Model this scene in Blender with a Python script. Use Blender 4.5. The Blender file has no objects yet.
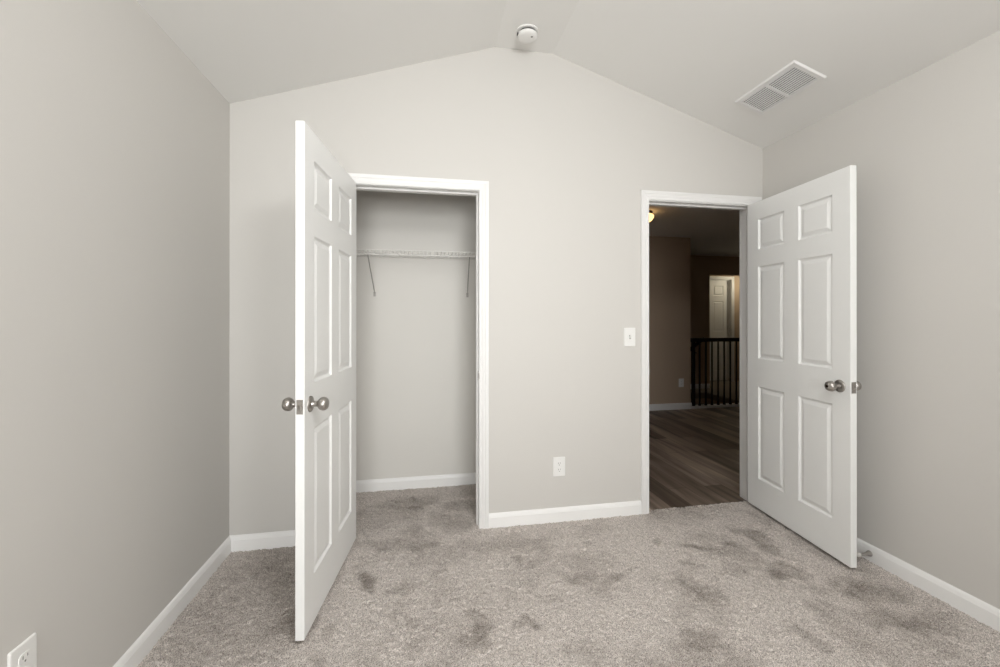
import bpy, bmesh, math, random
import numpy as np
from mathutils import Vector, Matrix

random.seed(7)
rng = np.random.default_rng(11)
S = bpy.context.scene
COL = S.collection

# ------------------------------------------------------------------ camera
cam_d = bpy.data.cameras.new('camera')
cam_d.sensor_width = 36.0
cam_d.lens = 418.2 * 36.0 / 1000.0
cam_d.shift_y = -0.0159
cam_d.clip_start = 0.02
cam_d.clip_end = 100
cam = bpy.data.objects.new('camera', cam_d)
COL.objects.link(cam)
CAMH = 1.2704
cam.location = (0, 0, CAMH)
cam.rotation_euler = (math.pi / 2 + 0.0012, 0, -0.1821)
S.camera = cam

# ------------------------------------------------------------------ world, lights, exposure
S.view_settings.view_transform = 'Standard'
S.view_settings.look = 'None'
S.view_settings.gamma = 1.0
S.view_settings.use_curve_mapping = False
S.view_settings.exposure = 0.0

world = bpy.data.worlds.new('world')
S.world = world
world.use_nodes = True
wn = world.node_tree.nodes
wl = world.node_tree.links
bg = wn['Background']
sky = wn.new('ShaderNodeTexSky')
sky.sky_type = 'HOSEK_WILKIE'
sky.turbidity = 4.0
sky.sun_direction = (0.5, 0.6, 0.6)
wl.new(sky.outputs['Color'], bg.inputs['Color'])
bg.inputs['Strength'].default_value = 1.0


def light(name, kind, loc, energy, color, rot=(0, 0, 0), **kw):
    d = bpy.data.lights.new(name, kind)
    d.energy = energy
    d.color = color
    for k, v in kw.items():
        setattr(d, k, v)
    o = bpy.data.objects.new(name, d)
    o.location = loc
    o.rotation_euler = rot
    COL.objects.link(o)
    return o


YR = -2.5             # rear wall
# daylight entering through the window in the wall behind the camera
light('window_daylight', 'AREA', (0.0, YR - 0.18, 1.47), 38, (0.982, 0.997, 1.0),
      rot=(math.pi / 2, 0, 0), shape='RECTANGLE', size=1.9, size_y=1.5, spread=math.radians(80))
# the bedroom's own ceiling lamp, behind the camera
light('bedroom_lamp', 'POINT', (0.60, -0.10, 2.48), 64, (0.988, 0.997, 1.0), shadow_soft_size=0.20)
# added light, out of view in the vestibule, that brightens the distant door
light('far_door_fill_light', 'POINT', (6.22, 6.97, 1.95), 5.5, (1.0, 0.92, 0.70), shadow_soft_size=0.08)

# ------------------------------------------------------------------ measurements (metres)
D = 2.5155            # room face of the back wall
WT = 0.115            # wall thickness
XL, XR = -1.0399, 2.3114
ZL = 2.443            # side wall height
AX, BX, ZA = 0.4304, 0.7991, 2.927     # flat strip of the ceiling
J1L, J1R = -0.4434, 0.3326   # closet jamb faces
J2L, J2R = 1.4555, 2.2280    # entry jamb faces
ZJ = 2.040
RV = 0.005
CW = 0.0570
HB = 0.083
BT = 0.014
CLB = 3.20            # closet back wall
HC = 2.40             # hall ceiling
HY = 5.30             # hall far wall


# ------------------------------------------------------------------ materials
def mat(name, color, rough=0.5, metal=0.0, spec=0.5):
    m = bpy.data.materials.new(name)
    m.use_nodes = True
    b = m.node_tree.nodes['Principled BSDF']
    b.inputs['Base Color'].default_value = (*color, 1)
    b.inputs['Roughness'].default_value = rough
    b.inputs['Metallic'].default_value = metal
    b.inputs['Specular IOR Level'].default_value = spec
    return m


def nodes(m):
    return m.node_tree.nodes, m.node_tree.links, m.node_tree.nodes['Principled BSDF']


def add_bump(m, scale, strength, dist=0.001, detail=3):
    n, l, b = nodes(m)
    tc = n.new('ShaderNodeTexCoord')
    nz = n.new('ShaderNodeTexNoise')
    nz.inputs['Scale'].default_value = scale
    nz.inputs['Detail'].default_value = detail
    bp = n.new('ShaderNodeBump')
    bp.inputs['Strength'].default_value = strength
    bp.inputs['Distance'].default_value = dist
    l.new(tc.outputs['Object'], nz.inputs['Vector'])
    l.new(nz.outputs['Fac'], bp.inputs['Height'])
    l.new(bp.outputs['Normal'], b.inputs['Normal'])
    return m


def srgb(r, g, b):
    f = lambda c: (c / 255 / 12.92) if c / 255 <= 0.04045 else ((c / 255 + 0.055) / 1.055) ** 2.4
    return (f(r), f(g), f(b))


M = {}
M['wall'] = add_bump(mat('wall_paint', srgb(209, 206, 201), 0.75, spec=0.25), 220, 0.10)
M['closet'] = add_bump(mat('closet_paint_lightened', srgb(226, 223, 217), 0.75, spec=0.25), 220, 0.10)  # room wall paint, lightened in place of light that misses the closet
M['ceiling'] = add_bump(mat('ceiling_paint', srgb(237, 236, 233), 0.9, spec=0.1), 160, 0.10)
M['trim'] = mat('trim_white_semi_gloss', srgb(234, 233, 231), 0.38, spec=0.4)
M['baseboard'] = mat('baseboard_white_gloss', srgb(244, 243, 241), 0.36, spec=0.45)
M['door'] = add_bump(mat('door_white_paint', srgb(241, 241, 239), 0.40, spec=0.4), 90, 0.05)
M['plastic'] = mat('white_plastic', srgb(238, 237, 234), 0.32)
M['slot'] = mat('dark_slot', (0.03, 0.028, 0.026), 0.7)
M['slotgrey'] = mat('socket_slot_shadow_grey', (0.22, 0.21, 0.20), 0.7)
M['duct'] = mat('duct_interior', (0.12, 0.117, 0.112), 0.9)
M['nickel'] = mat('satin_nickel', (0.44, 0.415, 0.39), 0.33, metal=1.0)
M['bronze'] = mat('dark_bronze', (0.03, 0.018, 0.012), 0.45, metal=0.6)
M['black'] = mat('black_painted_metal', (0.008, 0.008, 0.009), 0.45)
M['rubber'] = mat('white_rubber', srgb(225, 222, 215), 0.6)
M['wire'] = mat('white_vinyl_coated_wire', srgb(226, 224, 219), 0.4)
M['steel'] = mat('brace_steel', srgb(170, 166, 160), 0.4, metal=0.3)
M['hallwall'] = add_bump(mat('hall_paint_lamplight_tint', srgb(190, 170, 149), 0.8, spec=0.2), 220, 0.1)  # bedroom wall paint with warm lamplight mixed into the colour
M['landing'] = add_bump(mat('landing_carpet', srgb(150, 141, 130), 0.95, spec=0.05), 300, 0.6, 0.004)
M['led'] = mat('indicator_lens', (0.25, 0.24, 0.22), 0.3)


def glass_mat():
    m = bpy.data.materials.new('window_glass')
    m.use_nodes = True
    n, l = m.node_tree.nodes, m.node_tree.links
    n.clear()
    out = n.new('ShaderNodeOutputMaterial')
    mix = n.new('ShaderNodeMixShader')
    tr = n.new('ShaderNodeBsdfTransparent')
    gl = n.new('ShaderNodeBsdfGlossy')
    gl.inputs['Roughness'].default_value = 0.02
    mix.inputs[0].default_value = 0.06
    l.new(tr.outputs[0], mix.inputs[1])
    l.new(gl.outputs[0], mix.inputs[2])
    l.new(mix.outputs[0], out.inputs[0])
    return m


M['glass'] = glass_mat()


def emit_mat(name, color, strength):
    m = mat(name, color, 0.35)
    n, l, b = nodes(m)
    tc = n.new('ShaderNodeTexCoord')
    nz = n.new('ShaderNodeTexNoise')
    nz.inputs['Scale'].default_value = 14
    nz.inputs['Distortion'].default_value = 1.5
    rp = n.new('ShaderNodeValToRGB')
    rp.color_ramp.elements[0].color = (color[0] * 0.8, color[1] * 0.68, color[2] * 0.5, 1)
    rp.color_ramp.elements[1].color = (*color, 1)
    l.new(tc.outputs['Object'], nz.inputs['Vector'])
    l.new(nz.outputs['Fac'], rp.inputs['Fac'])
    l.new(rp.outputs['Color'], b.inputs['Emission Color'])
    b.inputs['Emission Strength'].default_value = strength
    return m


M['lampglass'] = emit_mat('lit_alabaster_glass', (1.0, 0.64, 0.29), 2.6)


def carpet_mat():
    m = mat('beige_cut_pile_carpet', srgb(170, 160, 150), 0.95, spec=0.05)
    n, l, b = nodes(m)
    tc = n.new('ShaderNodeTexCoord')
    at = n.new('ShaderNodeAttribute')
    at.attribute_name = 'pile_lean_and_shade'
    nz = n.new('ShaderNodeTexNoise')
    nz.inputs['Scale'].default_value = 270
    nz.inputs['Detail'].default_value = 4
    nz.inputs['Roughness'].default_value = 0.75
    l.new(tc.outputs['Object'], nz.inputs['Vector'])
    rp = n.new('ShaderNodeValToRGB')
    rp.color_ramp.elements[0].position = 0.37
    rp.color_ramp.elements[0].color = (*srgb(129, 120, 113), 1)
    rp.color_ramp.elements[1].position = 0.60
    rp.color_ramp.elements[1].color = (*srgb(255, 246, 239), 1)
    l.new(nz.outputs['Fac'], rp.inputs['Fac'])
    mx = n.new('ShaderNodeMix')
    mx.data_type = 'RGBA'
    mx.blend_type = 'MULTIPLY'
    mx.inputs[7].default_value = (0.50, 0.485, 0.465, 1)
    l.new(at.outputs['Fac'], mx.inputs[0])
    l.new(rp.outputs['Color'], mx.inputs[6])
    l.new(mx.outputs[2], b.inputs['Base Color'])
    bp = n.new('ShaderNodeBump')
    bp.inputs['Strength'].default_value = 0.8
    bp.inputs['Distance'].default_value = 0.004
    l.new(nz.outputs['Fac'], bp.inputs['Height'])
    l.new(bp.outputs['Normal'], b.inputs['Normal'])
    return m


M['carpet'] = carpet_mat()


def wood_mat():
    m = mat('dark_vinyl_plank', (0.2, 0.15, 0.12), 0.42, spec=0.35)
    n, l, b = nodes(m)
    tc = n.new('ShaderNodeTexCoord')
    mp = n.new('ShaderNodeMapping')
    mp.inputs['Rotation'].default_value = (0, 0, math.pi / 2)
    l.new(tc.outputs['Object'], mp.inputs['Vector'])
    br = n.new('ShaderNodeTexBrick')
    br.offset = 0.37
    br.inputs['Scale'].default_value = 1.0
    br.inputs['Brick Width'].default_value = 1.2
    br.inputs['Row Height'].default_value = 0.15
    br.inputs['Mortar Size'].default_value = 0.0015
    br.inputs['Color1'].default_value = (*srgb(98, 86, 78), 1)
    br.inputs['Color2'].default_value = (*srgb(186, 170, 157), 1)
    br.inputs['Mortar'].default_value = (*srgb(52, 42, 36), 1)
    l.new(mp.outputs[0], br.inputs['Vector'])
    mp2 = n.new('ShaderNodeMapping')
    mp2.inputs['Scale'].default_value = (12, 1.1, 1)
    l.new(tc.outputs['Object'], mp2.inputs['Vector'])
    nz = n.new('ShaderNodeTexNoise')
    nz.inputs['Scale'].default_value = 1.0
    nz.inputs['Detail'].default_value = 6
    nz.inputs['Distortion'].default_value = 0.6
    l.new(mp2.outputs[0], nz.inputs['Vector'])
    rp = n.new('ShaderNodeValToRGB')
    rp.color_ramp.elements[0].position = 0.3
    rp.color_ramp.elements[0].color = (0.30, 0.27, 0.25, 1)
    rp.color_ramp.elements[1].position = 0.7
    rp.color_ramp.elements[1].color = (1.25, 1.2, 1.15, 1)
    l.new(nz.outputs['Fac'], rp.inputs['Fac'])
    mx = n.new('ShaderNodeMix')
    mx.data_type = 'RGBA'
    mx.blend_type = 'MULTIPLY'
    mx.inputs[0].default_value = 1
    l.new(br.outputs['Color'], mx.inputs[6])
    l.new(rp.outputs['Color'], mx.inputs[7])
    l.new(mx.outputs[2], b.inputs['Base Color'])
    return m


M['wood'] = wood_mat()


# ------------------------------------------------------------------ mesh helpers
class MB:
    """collects shapes, then links them as one mesh object"""

    def __init__(self):
        self.v, self.f = [], []

    def add(self, verts, faces):
        o = len(self.v)
        self.v += [tuple(p) for p in verts]
        self.f += [tuple(i + o for i in f) for f in faces]
        return self

    def box(self, x0, x1, y0, y1, z0, z1):
        return self.add([(x0, y0, z0), (x1, y0, z0), (x1, y1, z0), (x0, y1, z0),
                         (x0, y0, z1), (x1, y0, z1), (x1, y1, z1), (x0, y1, z1)],
                        [(0, 3, 2, 1), (4, 5, 6, 7), (0, 1, 5, 4), (1, 2, 6, 5), (2, 3, 7, 6), (3, 0, 4, 7)])

    def prism_y(self, pts, y0, y1):
        """polygon in (x, z) extruded along y"""
        n = len(pts)
        vs = [(x, y0, z) for x, z in pts] + [(x, y1, z) for x, z in pts]
        fs = [tuple(range(n)), tuple(range(2 * n - 1, n - 1, -1))]
        fs += [(i, i + n, (i + 1) % n + n, (i + 1) % n) for i in range(n)]
        return self.add(vs, fs)

    def sweep(self, prof, a, b, out):
        """profile of (offset along out, z) carried from point a to point b on the floor plan"""
        n = len(prof)
        vs = []
        for p in (a, b):
            vs += [(p[0] + out[0] * t, p[1] + out[1] * t, z) for t, z in prof]
        fs = [(i, (i + 1) % n, (i + 1) % n + n, i + n) for i in range(n)]
        fs += [tuple(range(n)), tuple(range(n, 2 * n))]
        return self.add(vs, fs)

    def lathe(self, prof, n=28, axis='z', origin=(0, 0, 0), close=True):
        """profile of (radius, height) turned about an axis"""
        vs, fs = [], []
        for r, h in prof:
            for k in range(n):
                a = 2 * math.pi * k / n
                c, s = r * math.cos(a), r * math.sin(a)
                p = {'z': (c, s, h), 'y': (c, h, s), 'x': (h, c, s)}[axis]
                vs.append((p[0] + origin[0], p[1] + origin[1], p[2] + origin[2]))
        m = len(prof)
        for i in range(m - 1):
            for k in range(n):
                fs.append((i * n + k, i * n + (k + 1) % n, (i + 1) * n + (k + 1) % n, (i + 1) * n + k))
        if close:
            fs.append(tuple(range(n)))
            fs.append(tuple(range((m - 1) * n, m * n)))
        return self.add(vs, fs)

    def tube(self, pts, r, n=6):
        pts = [Vector(p) for p in pts]
        vs, fs = [], []
        for i, p in enumerate(pts):
            t = (pts[min(i + 1, len(pts) - 1)] - pts[max(i - 1, 0)]).normalized()
            up = Vector((0, 0, 1)) if abs(t.z) < 0.9 else Vector((1, 0, 0))
            u = t.cross(up).normalized()
            w = u.cross(t)
            for k in range(n):
                a = 2 * math.pi * k / n
                vs.append(p + u * (r * math.cos(a)) + w * (r * math.sin(a)))
        for i in range(len(pts) - 1):
            for k in range(n):
                fs.append((i * n + k, i * n + (k + 1) % n, (i + 1) * n + (k + 1) % n, (i + 1) * n + k))
        fs.append(tuple(range(n)))
        fs.append(tuple(range((len(pts) - 1) * n, len(pts) * n)))
        return self.add(vs, fs)

    def build(self, name, material, parent=None, smooth=None, bevel=None, loc=None):
        me = bpy.data.meshes.new(name)
        me.from_pydata(self.v, [], self.f)
        bm = bmesh.new()
        bm.from_mesh(me)
        bmesh.ops.recalc_face_normals(bm, faces=bm.faces)
        bm.to_mesh(me)
        bm.free()
        me.materials.append(material)
        if smooth is not None:
            me.shade_smooth()
            me.set_sharp_from_angle(angle=math.radians(smooth))
        o = bpy.data.objects.new(name, me)
        if parent is not None:
            o.parent = parent
        if loc is not None:
            o.location = loc
        COL.objects.link(o)
        if bevel:
            md = o.modifiers.new('bevel', 'BEVEL')
            md.width = bevel
            md.segments = 2
            md.limit_method = 'ANGLE'
            md.angle_limit = math.radians(40)
        return o


def tag(o, label=None, cat=None, group=None, kind=None):
    if label:
        o['label'] = label
    if cat:
        o['category'] = cat
    if group:
        o['group'] = group
    if kind:
        o['kind'] = kind
    return o


def empty(name, loc=(0, 0, 0), rz=0.0, rot=None):
    o = bpy.data.objects.new(name, None)
    o.location = loc
    o.rotation_euler = rot if rot else (0, 0, rz)
    o.empty_display_size = 0.05
    COL.objects.link(o)
    return o


def struct(o, label, cat):
    return tag(o, label, cat, kind='structure')


def copy_tree(o, parent=None):
    c = o.copy()
    COL.objects.link(c)
    if parent is not None:
        c.parent = parent
    for ch in list(o.children):
        copy_tree(ch, c)
    return c


# ------------------------------------------------------------------ bedroom shell
def ceil_z(x):
    if x < AX:
        return ZL + (x - XL) * (ZA - ZL) / (AX - XL)
    if x > BX:
        return ZL + (XR - x) * (ZA - ZL) / (XR - BX)
    return ZA


def gable(x0, x1, up=0.04):
    return [(x0, ceil_z(x0) + up), (AX, ZA + up), (BX, ZA + up), (x1, ceil_z(x1) + up)]


g = gable(XL, XR)
JT = 0.019
pts = [(XL, 0), (J1L - JT, 0), (J1L - JT, ZJ + JT), (J1R + JT, ZJ + JT), (J1R + JT, 0),
       (J2L - JT, 0), (J2L - JT, ZJ + JT), (J2R + JT, ZJ + JT), (J2R + JT, 0), (XR, 0)] + g[::-1]
struct(MB().prism_y(pts, D, D + WT).build('wall_back', M['wall']),
       'greige gable wall holding the closet opening and the bedroom doorway', 'wall')
struct(MB().box(XL - 0.12, XL, YR - 0.12, D + WT, -0.05, ZL + 0.02).build('wall_left', M['wall']),
       'greige side wall beside the open closet door', 'wall')
struct(MB().box(XR, XR + 0.12, YR - 0.12, D + WT, -0.05, ZL + 0.02).build('wall_right', M['wall']),
       'greige side wall behind the open bedroom door', 'wall')
# rear wall with a window, behind the camera
WX0, WX1, WZ0, WZ1 = -0.88, 0.88, 0.76, 2.16
rw = MB()
rw.prism_y([(XL, 0), (WX0, 0), (WX0, ceil_z(WX0) + .04), (XL, ZL + .04)], YR - 0.12, YR)
rw.prism_y([(WX1, 0), (XR, 0), (XR, ZL + .04), (WX1, ceil_z(WX1) + .04)], YR - 0.12, YR)
rw.prism_y([(WX0, 0), (WX1, 0), (WX1, WZ0), (WX0, WZ0)], YR - 0.12, YR)
rw.prism_y([(WX0, WZ1), (WX1, WZ1), (WX1, ceil_z(WX1) + .04), (BX, ZA + .04), (AX, ZA + .04), (WX0, ceil_z(WX0) + .04)],
           YR - 0.12, YR)
struct(rw.build('wall_rear', M['wall']), 'greige wall with the bedroom window', 'wall')
win = struct(empty('window_1', ((WX0 + WX1) / 2, YR - 0.06, WZ0)), 'white framed double hung bedroom window', 'window')
hw, hh = (WX1 - WX0) / 2, WZ1 - WZ0
fr = MB()
fr.box(-hw, hw, -.04, .04, 0, .05).box(-hw, hw, -.04, .04, hh - .05, hh)
fr.box(-hw, -hw + .05, -.04, .04, .05, hh - .05).box(hw - .05, hw, -.04, .04, .05, hh - .05)
fr.box(-hw + .05, hw - .05, -.025, .025, hh / 2 - .02, hh / 2 + .02)
fr.build('window_frame', M['trim'], win)
for z0, z1 in ((.05, hh / 2 - .02), (hh / 2 + .02, hh - .05)):
    MB().box(-hw + .05, hw - .05, -.003, .003, z0, z1).build('pane', M['glass'], win)

c = [(XL - .12, ZL), (XL, ZL), (AX, ZA), (BX, ZA), (XR, ZL), (XR + .12, ZL), (XR + .12, ZL + .15), (BX, ZA + .15), (AX, ZA + .15), (XL - .12, ZL + .15)]
struct(MB().prism_y(c, YR - 0.12, D + 0.02).build('ceiling', M['ceiling']),
       'white vaulted ceiling with a narrow flat strip along the peak', 'ceiling')

# closet shell
CX0, CX1 = -0.80, 0.64
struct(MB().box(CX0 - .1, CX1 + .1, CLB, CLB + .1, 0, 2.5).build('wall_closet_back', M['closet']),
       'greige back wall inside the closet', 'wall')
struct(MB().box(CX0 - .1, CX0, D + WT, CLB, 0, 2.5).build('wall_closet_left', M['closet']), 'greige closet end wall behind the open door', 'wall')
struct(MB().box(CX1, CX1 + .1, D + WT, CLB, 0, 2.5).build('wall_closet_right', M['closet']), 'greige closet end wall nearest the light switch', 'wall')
struct(MB().box(CX0 - .1, CX1 + .1, D + WT - .01, CLB + .1, 2.44, 2.54).build('ceiling_closet', M['ceiling']), 'white closet ceiling above the wire shelf', 'ceiling')


# ------------------------------------------------------------------ carpet
def value_noise(X, Y, s, seed):
    r = np.random.default_rng(seed)
    g = r.random((80, 80))
    u, v = X * s + 20.3, Y * s + 20.7
    i, j = np.floor(u).astype(int) % 79, np.floor(v).astype(int) % 79
    a, b = u - np.floor(u), v - np.floor(v)
    a, b = a * a * (3 - 2 * a), b * b * (3 - 2 * b)
    return (g[i, j] * (1 - a) + g[i + 1, j] * a) * (1 - b) + (g[i, j + 1] * (1 - a) + g[i + 1, j + 1] * a) * b


MARKS = [  # trodden patches, one with painted shade: x, y, radius x, radius y, turn, depth
    (-0.284, 2.115, .055, .085, .2, .85), (0.22, 1.69, .065, .09, -.5, .65), (0.417, 1.685, .045, .035, 0, .8),
    (0.90, 2.24, .035, .03, 0, .6), (0.585, 1.82, .03, .03, 0, .4), (0.21, 1.80, .05, .04, 0, .45),
    (1.89, 2.16, .075, .12, .5, .75), (1.87, 2.02, .07, .07, 0, .6), (1.72, 2.07, .05, .05, 0, .45),
    (1.55, 1.87, .07, .05, .3, .6), (1.80, 1.80, .11, .07, .2, .65), (1.31, 2.20, .03, .035, 0, .65),
    (1.51, 2.08, .10, .035, -.5, .6), (0.76, 1.95, .09, .06, .4, .5), (0.95, 1.93, .09, .03, .3, .4), (1.10, 1.88, .05, .04, 0, .35),
    (-0.37, 1.79, .03, .03, 0, .6), (-0.10, 2.02, .06, .04, .5, .35), (-0.05, 1.80, .05, .035, 0, .45),
    (0.50, 2.15, .05, .04, 0, .35), (0.58, 2.10, .07, .035, .5, .35), (1.22, 1.80, .09, .045, -.4, .4), (1.30, 1.70, .08, .05, .6, .45),
    (1.37, 1.95, .06, .04, 0, .4), (2.05, 1.62, .18, .09, -.3, .6), (1.90, 1.45, .16, .06, -.4, .5), (1.72, 1.55, .10, .06, .3, .35),
    (1.50, 1.42, .05, .10, .2, .5), (2.12, 1.40, .12, .07, 0, .4), (1.10, 1.50, .09, .06, .5, .4), (0.62, 1.52, .08, .06, -.4, .4),
    (-0.15, 2.42, .25, .07, -.2, .5), (0.18, 2.62, .10, .16, .6, .5), (0.25, 2.85, .14, .10, 0, .6), (-0.10, 2.95, .22, .10, 0, .5),
    (-0.30, 2.75, .14, .20, 0, .35), (0.00, 2.50, .12, .05, -.5, .35), (-0.75, 2.1, .34, .5, 0, .45), (-0.62, 1.75, .12, .10, 0, .35),  # broad patch left of the closet door also has the shade there painted in
    (-0.42, 1.62, .07, .05, .5, .4), (0.05, 1.52, .10, .05, .3, .45), (1.02, 2.38, .12, .05, .1, .25), (2.15, 1.9, .1, .25, 0, .45),
]


def pile(X, Y):
    d = np.zeros_like(X)
    wx = (value_noise(X, Y, 14, 5) - .5) * .07
    wy = (value_noise(X, Y, 14, 6) - .5) * .07
    for x, y, rx, ry, t, k in MARKS:
        u, v = X + wx - x, Y + wy - y
        c_, s_ = math.cos(t), math.sin(t)
        q = ((u * c_ + v * s_) / rx) ** 2 + ((-u * s_ + v * c_) / ry) ** 2
        d = np.maximum(d, k * np.clip(1.35 - q, 0, 1))
    n = .5 * value_noise(X, Y, 4.5, 1) + .3 * value_noise(X, Y, 11, 2) + .2 * value_noise(X, Y, 26, 3)
    d = d * (.55 + .7 * value_noise(X, Y, 30, 9)) + np.clip((n - .50) * 2.0, 0, .55) * .8
    d += (value_noise(X, Y, 45, 4) - .5) * .18
    return np.clip(d, 0, 1)


def carpet():
    sp = 0.005
    xs = np.arange(XL, XR + sp, sp)
    ys = np.concatenate([np.array([YR, -1.6, -.8, 0, .5, .75]), np.arange(0.9, 3.2 + sp, sp)])
    X, Y = np.meshgrid(xs, ys)
    jit = (rng.random(X.shape) - .5) * sp * .8
    jit2 = (rng.random(X.shape) - .5) * sp * .8
    fine = Y > 0.85
    L = pile(X, Y) * fine
    Z = (rng.random(X.shape) - .5) * .0085 * fine - .002
    Z += (value_noise(X, Y, 60, 21) - .5) * .005 * fine - L * .003
    Xj, Yj = X + jit * fine, Y + jit2 * fine
    ny, nx = X.shape
    # carpet covers the room and the closet floor, and stops under the doorway
    cx = (X[:-1, :-1] + X[1:, 1:]) / 2
    cy = (Y[:-1, :-1] + Y[1:, 1:]) / 2
    keep = (cy < D + .01) | ((cx > J1L - .01) & (cx < J1R + .01) & (cy < D + WT + .01)) | \
           ((cx > CX0 - .01) & (cx < CX1 + .01) & (cy > D + WT - .01) & (cy < CLB + .01)) | \
           ((cx > J2L - .01) & (cx < J2R + .01) & (cy < D + .034))
    idx = np.arange(nx * ny).reshape(ny, nx)
    q = np.stack([idx[:-1, :-1], idx[:-1, 1:], idx[1:, 1:], idx[1:, :-1]], -1)[keep]
    used = np.unique(q)
    remap = np.full(nx * ny, -1)
    remap[used] = np.arange(len(used))
    q = remap[q]
    co = np.stack([Xj.ravel(), Yj.ravel(), Z.ravel()], -1)[used]
    me = bpy.data.meshes.new('floor')
    me.vertices.add(len(co))
    me.vertices.foreach_set('co', co.astype(np.float32).ravel())
    me.loops.add(q.size)
    me.loops.foreach_set('vertex_index', q.astype(np.int32).ravel())
    me.polygons.add(len(q))
    me.polygons.foreach_set('loop_start', np.arange(0, q.size, 4, dtype=np.int32))
    me.update(calc_edges=True)
    at = me.attributes.new('pile_lean_and_shade', 'FLOAT', 'POINT')
    at.data.foreach_set('value', L.ravel()[used].astype(np.float32))
    me.materials.append(M['carpet'])
    me.validate()
    o = bpy.data.objects.new('floor', me)
    COL.objects.link(o)
    struct(o, 'beige cut pile carpet with darker trodden patches', 'carpet')


carpet()
struct(MB().box(XL - .12, XR + .12, YR - .12, D + .02, -.12, -.02).box(CX0 - .1, CX1 + .1, D, CLB + .1, -.12, -.02)
       .build('floor_base', M['landing']), 'floor deck under the bedroom carpet', 'floor')

# ------------------------------------------------------------------ baseboards
BPROF = [(0, -.01), (BT, -.01), (BT, .060), (.0122, .0620), (.0122, .0645), (.0105, .0705), (.0080, .0765), (.0050, .0805), (.002, HB), (0, HB)]


def baseboard(name, runs, label, m=None):
    b = MB()
    for a, e, o in runs:
        b.sweep(BPROF, a, e, o)
    struct(b.build(name, m or M['baseboard']), label, 'baseboard')


C1L, C1R = J1L - .002 - CW, J1R + .002 + CW
C2L, C2R = J2L - RV - CW, J2R + RV + CW
baseboard('baseboard_left', [((XL, YR), (XL, D), (1, 0))], 'white baseboard along the wall beside the open closet door')
baseboard('baseboard_right', [((XR, YR), (XR, D), (-1, 0))], 'white baseboard along the wall behind the open bedroom door')
baseboard('baseboard_back_left', [((XL, D), (C1L, D), (0, -1))], 'short white baseboard between the corner and the closet door')
baseboard('baseboard_back_middle', [((C1R, D), (C2L, D), (0, -1))], 'white baseboard under the outlet between the two doorways')
baseboard('baseboard_rear', [((XL, YR), (XR, YR), (0, 1))], 'white baseboard under the bedroom window')
baseboard('baseboard_closet', [((CX0, CLB), (CX1, CLB), (0, -1)), ((CX0, D + WT), (CX0, CLB), (1, 0)), ((CX1, D + WT), (CX1, CLB), (-1, 0))],
          'white baseboard inside the closet')

# ------------------------------------------------------------------ door trim
CPROF = [(0, 0), (0, .0085), (.004, .0105), (.011, .0105), (.014, .0085), (.017, .0105), (.030, .0135), (.034, .0120), (.037, .0145), (.050, .0170), (.0555, .0170), (CW, .0150), (CW, 0)]


def casing(xl, xr, zt, face_y, sgn=-1):
    b = MB()
    n = len(CPROF)
    vs = []
    for w, t in CPROF:
        y = face_y + sgn * t
        vs += [(xl - w, y, -.004), (xl - w, y, zt + w), (xr + w, y, zt + w), (xr + w, y, -.004)]
    fs = []
    for i in range(n):
        j = (i + 1) % n
        for k in range(3):
            fs.append((i * 4 + k, i * 4 + k + 1, j * 4 + k + 1, j * 4 + k))
    fs.append(tuple(i * 4 for i in range(n)))
    fs.append(tuple(i * 4 + 3 for i in range(n)))
    return b.add(vs, fs)


def door_trim(name, jl, jr, zj, y0, y1, label, stop_y, strike_side=None, RV=RV):
    t = struct(empty(name, ((jl + jr) / 2, y0, 0)), label, 'door frame')
    ox, oy = -(jl + jr) / 2, -y0
    hw = (jr - jl) / 2
    dp = y1 - y0
    casing(-hw - RV, hw + RV, zj + RV, 0).build('casing', M['trim'], t)
    casing(-hw - RV, hw + RV, zj + RV, dp, 1).build('casing', M['trim'], t)
    e = .019
    MB().box(-hw - e + .001, -hw, 0, dp, -.005, zj + e - .001).build('jamb', M['trim'], t)
    MB().box(hw, hw + e - .001, 0, dp, -.005, zj + e - .001).build('jamb', M['trim'], t)
    MB().box(-hw, hw, 0, dp, zj, zj + e - .001).build('head_jamb', M['trim'], t)
    s0, s1 = stop_y - y0, stop_y - y0 + .034
    st = MB()
    st.box(-hw, -hw + .009, s0, s1, -.004, zj).box(hw - .009, hw, s0, s1, -.004, zj).box(-hw + .009, hw - .009, s0, s1, zj - .011, zj)
    st.build('door_stop_moulding', M['trim'], t, bevel=.002)
    if strike_side:
        x = hw * strike_side
        sp = MB().box(min(x, x - strike_side * .0018), max(x, x - strike_side * .0018), .002, .034, -.029, .029)
        sp.box(min(x - strike_side * .0025, x + strike_side * .004), max(x - strike_side * .0025, x + strike_side * .004), -.008, .002, -.018, .018)
        k = sp.build('strike_plate', M['nickel'], t, loc=(0, 0, .92))
        MB().box(min(x - strike_side * .0022, x), max(x - strike_side * .0022, x), .012, .027, -.014, .014).build('bolt_hole', M['slot'], k)
    return t


door_trim('trim_1', J1L, J1R, ZJ, D, D + WT, 'white casing and jambs around the closet opening', D + .040, 1, .002)
door_trim('trim_2', J2L, J2R, ZJ, D, D + WT, 'white casing and jambs around the doorway to the dark hall', D + .040, -1)

# ------------------------------------------------------------------ six panel doors
DW, DT = 0.762, 0.035
PU = [(.103, .328), (.434, .659)]
PZ = [(.197, .805), (.988, 1.596), (1.706, 1.908)]
PPROF = [(0, 0), (.002, .0012), (.006, .0065), (.009, .0092), (.013, .0102), (.017, .0098), (.023, .0072), (.034, .0030), (.037, .0022)]


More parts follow.
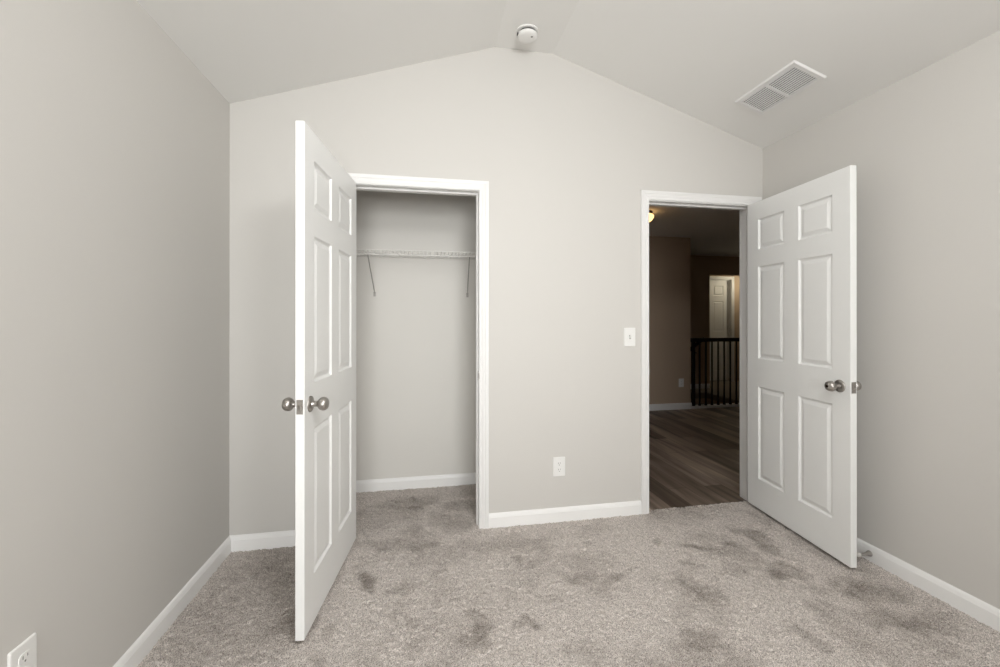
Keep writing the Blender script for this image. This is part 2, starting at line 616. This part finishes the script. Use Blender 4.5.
def make_door(name, hinge, rz, side, zb, zt, label, metal, panels_back=True):
    """hinge pin at the origin; leaf runs along +x (side 1) or -x (side -1) and +y is the face turned away when shut"""
    root = tag(empty(name, (hinge[0], hinge[1], zb), rz), label, 'door', kind='structure')
    H = zt - zb
    sc = H / 2.024
    y0, y1 = .011, .011 + DT
    g_ = .004
    us = [0, PU[0][0], PU[0][1], PU[1][0], PU[1][1], DW]
    zs = [0, PZ[0][0], PZ[0][1], PZ[1][0], PZ[1][1], PZ[2][0], PZ[2][1], 2.024]
    P = lambda u, y, z: (side * (g_ + u), y, z * sc)
    leaf = MB()
    c = .0015
    cl = lambda v, hi: min(max(v, c), hi - c)
    for y, yi in ((y0, 1), (y1, -1)):
        for i in range(5):
            for j in range(7):
                if i in (1, 3) and j in (1, 3, 5):
                    continue
                a, b_, d0, d1 = cl(us[i], DW), cl(us[i + 1], DW), cl(zs[j], 2.024), cl(zs[j + 1], 2.024)
                leaf.add([P(a, y, d0), P(b_, y, d0), P(b_, y, d1), P(a, y, d1)], [(0, 1, 2, 3)])
    ring = []
    for y, o in ((y0, c), (y0 + c, 0), (y1 - c, 0), (y1, c)):
        ring += [P(o, y, o), P(DW - o, y, o), P(DW - o, y, 2.024 - o), P(o, y, 2.024 - o)]
    fs = []
    for k in range(3):
        for q in range(4):
            fs.append((k * 4 + q, k * 4 + (q + 1) % 4, k * 4 + 4 + (q + 1) % 4, k * 4 + 4 + q))
    leaf.add(ring, fs)
    lf = leaf.build('leaf', M['door'], root)
    bm = bmesh.new()
    bm.from_mesh(lf.data)
    bmesh.ops.remove_doubles(bm, verts=bm.verts, dist=1e-5)
    bmesh.ops.recalc_face_normals(bm, faces=bm.faces)
    bm.to_mesh(lf.data)
    bm.free()
    for (z0, z1) in PZ:
        for (u0, u1) in PU:
            p = MB()
            for y, sg in ((y0, 1), (y1, -1)):
                vs, f = [], []
                for o, dpt in PPROF:
                    yy = y + sg * dpt
                    vs += [P(u0 + o, yy, z0 + o), P(u1 - o, yy, z0 + o), P(u1 - o, yy, z1 - o), P(u0 + o, yy, z1 - o)]
                for k in range(len(PPROF) - 1):
                    for q in range(4):
                        f.append((k * 4 + q, k * 4 + (q + 1) % 4, k * 4 + 4 + (q + 1) % 4, k * 4 + 4 + q))
                k = (len(PPROF) - 1) * 4
                f.append((k, k + 1, k + 2, k + 3))
                p.add(vs, f)
            p.build('panel', M['door'], root)
    # knobs on both faces
    ku, kz = side * (g_ + DW - .060), (.908 if side == 1 else .904)
    for y, sg in ((y0, -1), (y1, 1)):
        rose = [(.0325, 0), (.0325, .002), (.031, .0045), (.026, .007), (.016, .0085)]
        neck = [(.0145, .006), (.0115, .014), (.0108, .024), (.0125, .030), (.0160, .034)]
        ball = [(.0160, .033), (.0215, .0365), (.0255, .042), (.0272, .049), (.0268, .056), (.0245, .0625), (.0200, .0675), (.0135, .0705), (.006, .0715), (.0008, .0718)]
        kn = MB().lathe([(r, sg * h) for r, h in neck + ball], 32, 'y').build('knob', metal, root, smooth=40, loc=(ku, y, kz))
        MB().lathe([(r, sg * h) for r, h in rose], 32, 'y').build('rosette', metal, kn, smooth=40)
        if side == -1:
            MB().lathe([(.0068, sg * .0708), (.0068, sg * .0722), (.005, sg * .0728)], 16, 'y').build('privacy_button', M['bronze'], kn, smooth=40)
    # latch on the free edge
    xe = side * (g_ + DW)
    ym = (y0 + y1) / 2
    lp = MB().box(min(xe, xe + side * .0012), max(xe, xe + side * .0012), ym - .0125, ym + .0125, -.0285, .0285)
    lp = lp.build('latch_plate', metal, root, loc=(0, 0, kz), bevel=.0006)
    bo = MB()
    pts_ = [(0, -.0075), (.012, .004), (.012, .0075), (0, .0075)]
    vs = [(xe + side * (a + .001), ym + b_, z) for z in (-.008, .008) for a, b_ in pts_]
    bo.add(vs, [(0, 1, 2, 3), (7, 6, 5, 4), (0, 1, 5, 4), (1, 2, 6, 5), (2, 3, 7, 6), (3, 0, 4, 7)])
    bo.build('latch_bolt', metal, lp)
    for z in (-.021, .021):
        MB().lathe([(.0035, side * .0010), (.0030, side * .0020), (.0005, side * .0022)], 12, 'x', (xe, ym, z)).build('screw', metal, lp)
    return root


def hinges(root, side, metal, H=2.024):
    for z in (.20, 1.02, 1.80):
        h = MB().lathe([(.0065, -.0445), (.0065, .0445)], 14, 'z')
        h.lathe([(.005, .0445), (.006, .047), (.003, .050)], 12, 'z')
        h.box(min(0, side * .0035), max(0, side * .0035), .001, .040, -.0445, .0445)
        h.build('hinge', metal, root, smooth=40, loc=(0, 0, z))


ZB, ZT = 0.016, 2.039
PIN_Y = D - .0095
d1 = make_door('door_1', (J1L + .024, PIN_Y), math.radians(-96.0), 1, ZB, ZT,
               'white six panel closet door swung open toward the room', M['nickel'])
hinges(d1, 1, M['nickel'])
d2 = make_door('door_2', (J2R - .000, PIN_Y), math.radians(84.75), -1, ZB, ZT,
               'white six panel bedroom door standing open against the doorstop', M['nickel'])
hinges(d2, -1, M['nickel'])


# ------------------------------------------------------------------ electrical plates
def rounded_rect(w, h, r, n=4):
    p = []
    for cx, cz, a0 in ((w / 2 - r, h / 2 - r, 0), (-w / 2 + r, h / 2 - r, 90), (-w / 2 + r, -h / 2 + r, 180), (w / 2 - r, -h / 2 + r, 270)):
        for k in range(n + 1):
            a = math.radians(a0 + 90 * k / n)
            p.append((cx + r * math.cos(a), cz + r * math.sin(a)))
    return p


def plate_mesh(w, h, m=M['plastic']):
    b = MB()
    rings = [(w, h, 0.0), (w, h, -.0025), (w - .004, h - .004, -.0052), (w - .010, h - .010, -.0060)]
    vs, n = [], 0
    for a, c_, y in rings:
        rr = rounded_rect(a, c_, .004)
        n = len(rr)
        vs += [(x, y, z) for x, z in rr]
    fs = [tuple(range(n)), tuple(range((len(rings) - 1) * n, len(rings) * n))]
    for i in range(len(rings) - 1):
        for k in range(n):
            fs.append((i * n + k, i * n + (k + 1) % n, (i + 1) * n + (k + 1) % n, (i + 1) * n + k))
    return b.add(vs, fs)


def make_outlet(loc, rz, label):
    t = tag(empty('wall_outlet', loc, rz), label, 'outlet')
    plate_mesh(.078, .120).build('cover_plate', M['plastic'], t)
    for z in (.0195, -.0195):
        r = MB()
        w, h = .0345, .0285
        p = [(x, zz) for x, zz in rounded_rect(w, h, .0115, 5)]
        n = len(p)
        vs = [(x, -.005, zz) for x, zz in p] + [(x, -.0078, zz) for x, zz in p] + [(x * .95, -.0083, zz * .95) for x, zz in p]
        fs = [tuple(range(2 * n, 3 * n))]
        for i in range(2):
            for k in range(n):
                fs.append((i * n + k, i * n + (k + 1) % n, (i + 1) * n + (k + 1) % n, (i + 1) * n + k))
        rc = r.add(vs, fs).build('receptacle', M['plastic'], t, loc=(0, 0, z))
        MB().box(-.0078, -.0054, -.0086, -.0080, -.0005, .0085).build('slot', M['slotgrey'], rc)
        MB().box(.0054, .0078, -.0086, -.0080, .0010, .0080).build('slot', M['slotgrey'], rc)
        MB().lathe([(.0026, -.0080), (.0026, -.0086)], 12, 'y', (0, 0, -.0075)).build('ground_hole', M['slotgrey'], rc)
    MB().lathe([(.0032, -.0055), (.0030, -.0070), (.001, -.0074)], 14, 'y').build('screw', M['plastic'], t, smooth=40)
    return t


make_outlet((.840, D, .339), 0, 'white duplex outlet low on the wall between the two doorways')
make_outlet((XL, 1.313, .355), math.pi / 2, 'white duplex outlet on the side wall by the closet door')

sw = tag(empty('light_switch', (1.3177, D, 1.148)), 'white single toggle light switch beside the doorway casing', 'light switch')
plate_mesh(.078, .120).build('cover_plate', M['plastic'], sw)
MB().box(-.0055, .0055, -.0068, -.004, -.0125, .0125).build('toggle_slot', M['slotgrey'], sw)
tg = MB()
tg.add([(-.0045, -.006, -.010), (.0045, -.006, -.010), (.0045, -.006, .003), (-.0045, -.006, .003),
        (-.0036, -.0185, .0045), (.0036, -.0185, .0045), (.0036, -.0165, .0125), (-.0036, -.0165, .0125)],
       [(0, 1, 2, 3), (4, 5, 6, 7), (0, 1, 5, 4), (1, 2, 6, 5), (2, 3, 7, 6), (3, 0, 4, 7)])
tg.build('toggle', M['plastic'], sw, bevel=.001)
for z in (.030, -.030):
    MB().lathe([(.0032, -.0055), (.0030, -.0070), (.001, -.0074)], 14, 'y', (0, 0, z)).build('screw', M['plastic'], sw, smooth=40)

# ------------------------------------------------------------------ smoke detector
sd = tag(empty('smoke_detector', (.592, 2.347, ZA)), 'round white smoke detector on the ceiling peak', 'smoke detector')
MB().lathe([(.064, 0), (.064, -.005), (.0625, -.0075), (.057, -.0085)], 48).build('mounting_base', M['plastic'], sd, smooth=40)
MB().lathe([(.0490, -.008), (.0490, -.0225)], 40).build('vent_gap', M['slot'], sd)
MB().lathe([(.0565, -.0205), (.0580, -.0225), (.0580, -.028), (.0560, -.033), (.0500, -.0385), (.038, -.042), (.020, -.0435), (.001, -.044)], 48).build('cover', M['plastic'], sd, smooth=40)
MB().box(-.0605, -.054, -.016, .004, -.031, -.021).build('test_slot', M['slot'], sd)
MB().lathe([(.0065, -.041), (.0065, -.0434), (.005, -.0438)], 16, 'z', (.022, -.022, 0)).build('indicator_light', M['led'], sd)

# ------------------------------------------------------------------ ceiling return grille on the right slope
slope = math.atan2(ZA - ZL, XR - BX)
vx, vy = 1.961, 2.031
vent = tag(empty('ceiling_vent', (vx, vy, ceil_z(vx)), rot=(0, slope, 0)), 'white louvered air return grille on the ceiling slope', 'vent')
# local: x down the slope, y along the room, -z out of the ceiling
VW, VL = .2085 / 2, .4165 / 2
iw, il = VW - .026, VL - .028
fr = MB()


def bev_frame(b, w, l, iw_, il_, z0, z1):
    o = [(-w, -l), (w, -l), (w, l), (-w, l)]
    m_ = [(-w + .006, -l + .006), (w - .006, -l + .006), (w - .006, l - .006), (-w + .006, l - .006)]
    i_ = [(-iw_, -il_), (iw_, -il_), (iw_, il_), (-iw_, il_)]
    vs = [(x, y, z0) for x, y in o] + [(x, y, z1) for x, y in m_] + [(x, y, z1) for x, y in i_] + [(x, y, z0 + .0) for x, y in i_]
    fs = []
    for k in range(3):
        for q in range(4):
            fs.append((k * 4 + q, k * 4 + (q + 1) % 4, k * 4 + 4 + (q + 1) % 4, k * 4 + 4 + q))
    b.add(vs, fs)


bev_frame(fr, VW, VL, iw, il, 0, -.009)
fr.build('frame', M['trim'], vent)
MB().box(-iw, iw, -.007, .007, -.009, -.001).build('center_bar', M['trim'], vent)
MB().box(-iw, iw, -il, il, -.0012, -.0004).build('duct_opening', M['duct'], vent)
NS = 12
for k in range(NS):
    x = -iw + (k + .5) * 2 * iw / NS
    for ya, yb in ((-il, -.007), (.007, il)):
        b = MB()
        # tilted blade
        b.add([(x + .0026, ya, -.0088), (x + .0017, ya, -.0090), (x - .0026, ya, -.0034), (x - .0017, ya, -.0030),
               (x + .0026, yb, -.0088), (x + .0017, yb, -.0090), (x - .0026, yb, -.0034), (x - .0017, yb, -.0030)],
              [(0, 1, 2, 3), (7, 6, 5, 4), (0, 1, 5, 4), (1, 2, 6, 5), (2, 3, 7, 6), (3, 0, 4, 7)])
        b.build('louver', M['trim'], vent)
for y in (-VL + .013, VL - .013):
    MB().lathe([(.0038, -.0085), (.0034, -.0102), (.001, -.0106)], 12, 'z', (0, y, 0)).build('screw', M['trim'], vent, smooth=40)

# ------------------------------------------------------------------ closet wire shelf
SZ = 1.727
SY0, SY1 = 2.900, CLB - .004
sh = tag(empty('wire_shelf', (0, SY1, SZ)), 'white wire shelf with angled braces across the closet', 'shelf')
yf = SY0 - SY1
x0, x1 = CX0 + .006, CX1 - .006
MB().tube([(x0, yf, 0), (x1, yf, 0)], .0032, 8).build('front_rail', M['wire'], sh, smooth=50)
MB().tube([(x0, yf, -.030), (x1, yf, -.030)], .0032, 8).build('lip_rail', M['wire'], sh, smooth=50)
MB().tube([(x0, -.004, -.002), (x1, -.004, -.002)], .0032, 8).build('back_rail', M['wire'], sh, smooth=50)
MB().tube([(x0, yf / 2, -.004), (x1, yf / 2, -.004)], .0030, 8).build('middle_rail', M['wire'], sh, smooth=50)
nw = int((x1 - x0) / .0254)
for k in range(nw + 1):
    x = x0 + .008 + k * .0254
    if x > x1 - .004:
        break
    MB().tube([(x, -.001, .0025), (x, yf + .004, .0025), (x, yf - .001, -.004), (x, yf - .001, -.030)], .0018, 5).build('deck_wire', M['wire'], sh, smooth=60)
for x, xb in ((-.362, -.350), (.319, .334)):
    b = MB().tube([(x, yf + .003, -.030), (x, yf + .012, -.042), (xb, -.012, 1.462 - SZ), (xb, -.002, 1.446 - SZ)], .0036, 8)
    b.box(xb - .008, xb + .008, -.005, .003, 1.430 - SZ, 1.462 - SZ)
    b.build('brace', M['steel'], sh, smooth=40)
for x in (-.62, -.30, .02, .34):
    MB().box(x - .007, x + .007, -.012, .003, -.010, .008).build('wall_clip', M['wire'], sh, bevel=.002)
for x, s_ in ((CX0, 1), (CX1, -1)):
    MB().box(min(x, x + s_ * .010), max(x, x + s_ * .010), yf - .01, yf + .03, -.035, .008).build('end_bracket', M['wire'], sh, bevel=.002)

# ------------------------------------------------------------------ rigid doorstop on the right baseboard
ds = tag(empty('doorstop', (XR - BT, 1.802, .040)), 'nickel doorstop with white tip on the baseboard behind the bedroom door', 'doorstop')
MB().lathe([(.0145, 0), (.0145, -.004), (.0125, -.010), (.0085, -.020), (.0068, -.030), (.0064, -.046), (.0072, -.056), (.0090, -.064)], 24, 'x').build('stem', M['nickel'], ds, smooth=50)
MB().lathe([(.0088, -.062), (.0100, -.065), (.0102, -.074), (.0085, -.079), (.002, -.081)], 24, 'x').build('bumper', M['rubber'], ds, smooth=50)

# ------------------------------------------------------------------ hall beyond the doorway
HX0, HX1 = 0.95, 7.0
CORNER = 3.70
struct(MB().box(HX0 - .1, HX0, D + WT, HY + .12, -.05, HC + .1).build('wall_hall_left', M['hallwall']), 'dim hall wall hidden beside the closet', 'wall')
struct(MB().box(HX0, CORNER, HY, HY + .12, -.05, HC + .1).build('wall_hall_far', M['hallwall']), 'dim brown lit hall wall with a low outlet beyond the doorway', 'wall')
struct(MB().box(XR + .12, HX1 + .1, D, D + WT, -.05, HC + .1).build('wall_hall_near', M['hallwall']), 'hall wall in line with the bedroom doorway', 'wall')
struct(MB().box(HX1, HX1 + .1, D + WT, 8.6, -.05, HC + .1).build('wall_hall_right', M['hallwall']), 'end wall of the hall', 'wall')
PX0, PX1, PY = 5.12, 6.35, 6.78
sw_ = MB().box(2.9, PX0, PY, PY + .12, -2.2, HC + .05).box(PX1, HX1, PY, PY + .12, -.05, HC + .05).box(PX0, PX1, PY, PY + .12, 2.06, HC + .05)
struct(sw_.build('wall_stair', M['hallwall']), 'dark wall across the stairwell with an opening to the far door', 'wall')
FY = 7.40
FJL, FJR = 5.298, 6.070
fw = MB().box(PX0 - .3, FJL - .019, FY, FY + .12, 0, HC + .05).box(FJR + .019, HX1, FY, FY + .12, 0, HC + .05).box(FJL - .019, FJR + .019, FY, FY + .12, ZJ + .019, HC + .05)
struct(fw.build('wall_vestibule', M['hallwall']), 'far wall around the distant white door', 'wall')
struct(MB().box(PX0 - .3, HX1, 8.5, 8.6, -.05, HC + .05).build('wall_far_room', M['hallwall']), 'wall of the room behind the distant door', 'wall')
struct(MB().box(PX0 - .4, PX0 - .3, PY + .1, 8.6, -.05, HC + .05).build('wall_vestibule_side', M['hallwall']), 'side wall next to the distant door', 'wall')
struct(MB().box(HX0 - .1, HX1 + .1, D + WT - .01, 8.6, HC, HC + .1).build('ceiling_hall', M['ceiling']), 'dim hall ceiling around the lit dome lamp', 'ceiling')
struct(MB().box(HX0 - .1, HX1 + .1, D + .022, HY + .02, -.10, -.005).build('floor_hall', M['wood']),
       'dark brown plank floor in the hall beyond the doorway', 'floor')
EDGE = 4.78
SWY0, SWY1 = HY + .12, 6.40
struct(MB().box(EDGE, HX1, HY + .02, 8.6, -.10, -.004).box(2.9, EDGE, SWY1, PY, -.10, -.004).build('floor_landing', M['landing']), 'grey carpeted landing past the railing', 'floor')
st = MB()
for k in range(1, 8):
    st.box(EDGE - k * .25, EDGE - (k - 1) * .25 + .02, HY + .12, SWY1, -k * .19 - .2, -k * .19)
struct(st.build('stairs', M['landing']), 'dark carpeted stairs going down behind the railing', 'stairs')
wl_ = MB().box(2.9, EDGE, HY + .02, HY + .12, -2.2, -.005).box(2.9, EDGE, SWY1, SWY1 + .05, -2.2, -.10).box(2.8, 2.9, HY + .11, PY + .12, -2.2, HC).box(2.8, EDGE + .1, HY, PY + .12, -2.3, -2.2).box(EDGE, EDGE + .1, HY + .02, PY + .1, -2.2, -.1)
struct(wl_.build('wall_stairwell', M['hallwall']), 'lower walls lining the stairwell', 'wall')
baseboard('baseboard_hall', [((HX0, HY), (CORNER + .014, HY), (0, -1)), ((CORNER, HY - .014), (CORNER, HY + .12), (1, 0))], 'white baseboard along the dim hall wall')
baseboard('baseboard_stair', [((2.9, PY), (PX0, PY), (0, -1))], 'baseboard on the dark wall across the stairwell')
struct(MB().box(CORNER + .014, 5.4, HY - .010, HY + .10, -.02, .028).build('trim_3', M['trim'], bevel=.004), 'white curb strip under the black railing', 'trim')
make_outlet((3.555, HY, .365), 0, 'small outlet on the dim hall wall beyond the doorway')

# black guard railing along the stairwell
gr = tag(empty('guard_railing', (CORNER, HY + .03, .028)), 'black metal guard railing with thin balusters across the stairwell', 'railing')
L0, L1 = .040, 1.55
MB().box(.02, L1 + .05, -.026, .026, .905, .960).build('top_rail', M['black'], gr, bevel=.008)
MB().box(.045, .085, -.020, .020, 0, .905).build('newel_post', M['black'], gr, bevel=.003)
k = 0
x = .165
while x < L1:
    b = MB().box(x - .008, x + .008, -.008, .008, .0, .906)
    b.box(x - .013, x + .013, -.013, .013, 0, .018)
    b.build('baluster', M['black'], gr)
    x += .0985
MB().box(L1, L1 + .04, -.020, .020, 0, .905).build('newel_post', M['black'], gr, bevel=.003)
# stair handrail sloping down behind it
hr = tag(empty('stair_handrail', (4.00, HY + .20, .935)), 'black handrail sloping down the stairs behind the guard railing', 'handrail')
MB().tube([(.06, 0, .03), (0, 0, 0), (-.95, 0, -.70)], .024, 10).build('rail', M['black'], hr, smooth=40)
for dx in (-.12, -.75):
    MB().tube([(dx, 0, dx * .737 - .01), (dx, -.03, dx * .737 - .07), (dx, -.082, dx * .737 - .08)], .007, 6).build('bracket', M['black'], hr, smooth=40)

# flush dome lamp on the hall ceiling
hl = tag(empty('ceiling_lamp', (2.292, 4.12, HC)), 'lit dome lamp with dark collar on the hall ceiling', 'lamp')
MB().lathe([(.118, 0), (.118, -.012), (.108, -.026), (.098, -.032)], 40).build('collar', M['bronze'], hl, smooth=40)
MB().lathe([(.098, -.026), (.120, -.034), (.130, -.046), (.127, -.064), (.110, -.090), (.076, -.114), (.040, -.128), (.012, -.131)], 40).build('glass_bowl', M['lampglass'], hl, smooth=50)
MB().lathe([(.010, -.128), (.012, -.136), (.006, -.146), (.001, -.150)], 16).build('finial', M['bronze'], hl, smooth=50)

# distant door
door_trim('trim_4', FJL, FJR, ZJ, FY, FY + .12, 'white casing around the distant door', FY + .046, None)
d3 = make_door('door_3', (FJR, FY + .12 + .0095), math.radians(180 + 0.0), 1, ZB, ZT,
               'distant cream lit six panel door seen through the hall', M['black'])
hinges(d3, 1, M['black'])
for z in (.21, 1.03, 1.81):
    MB().box(FJR - .002 - FJR, 0, .045, .115, -.05, .05).build('hinge_leaf', M['black'], bpy.data.objects['trim_4'], loc=((FJR - FJL) / 2, 0, z))
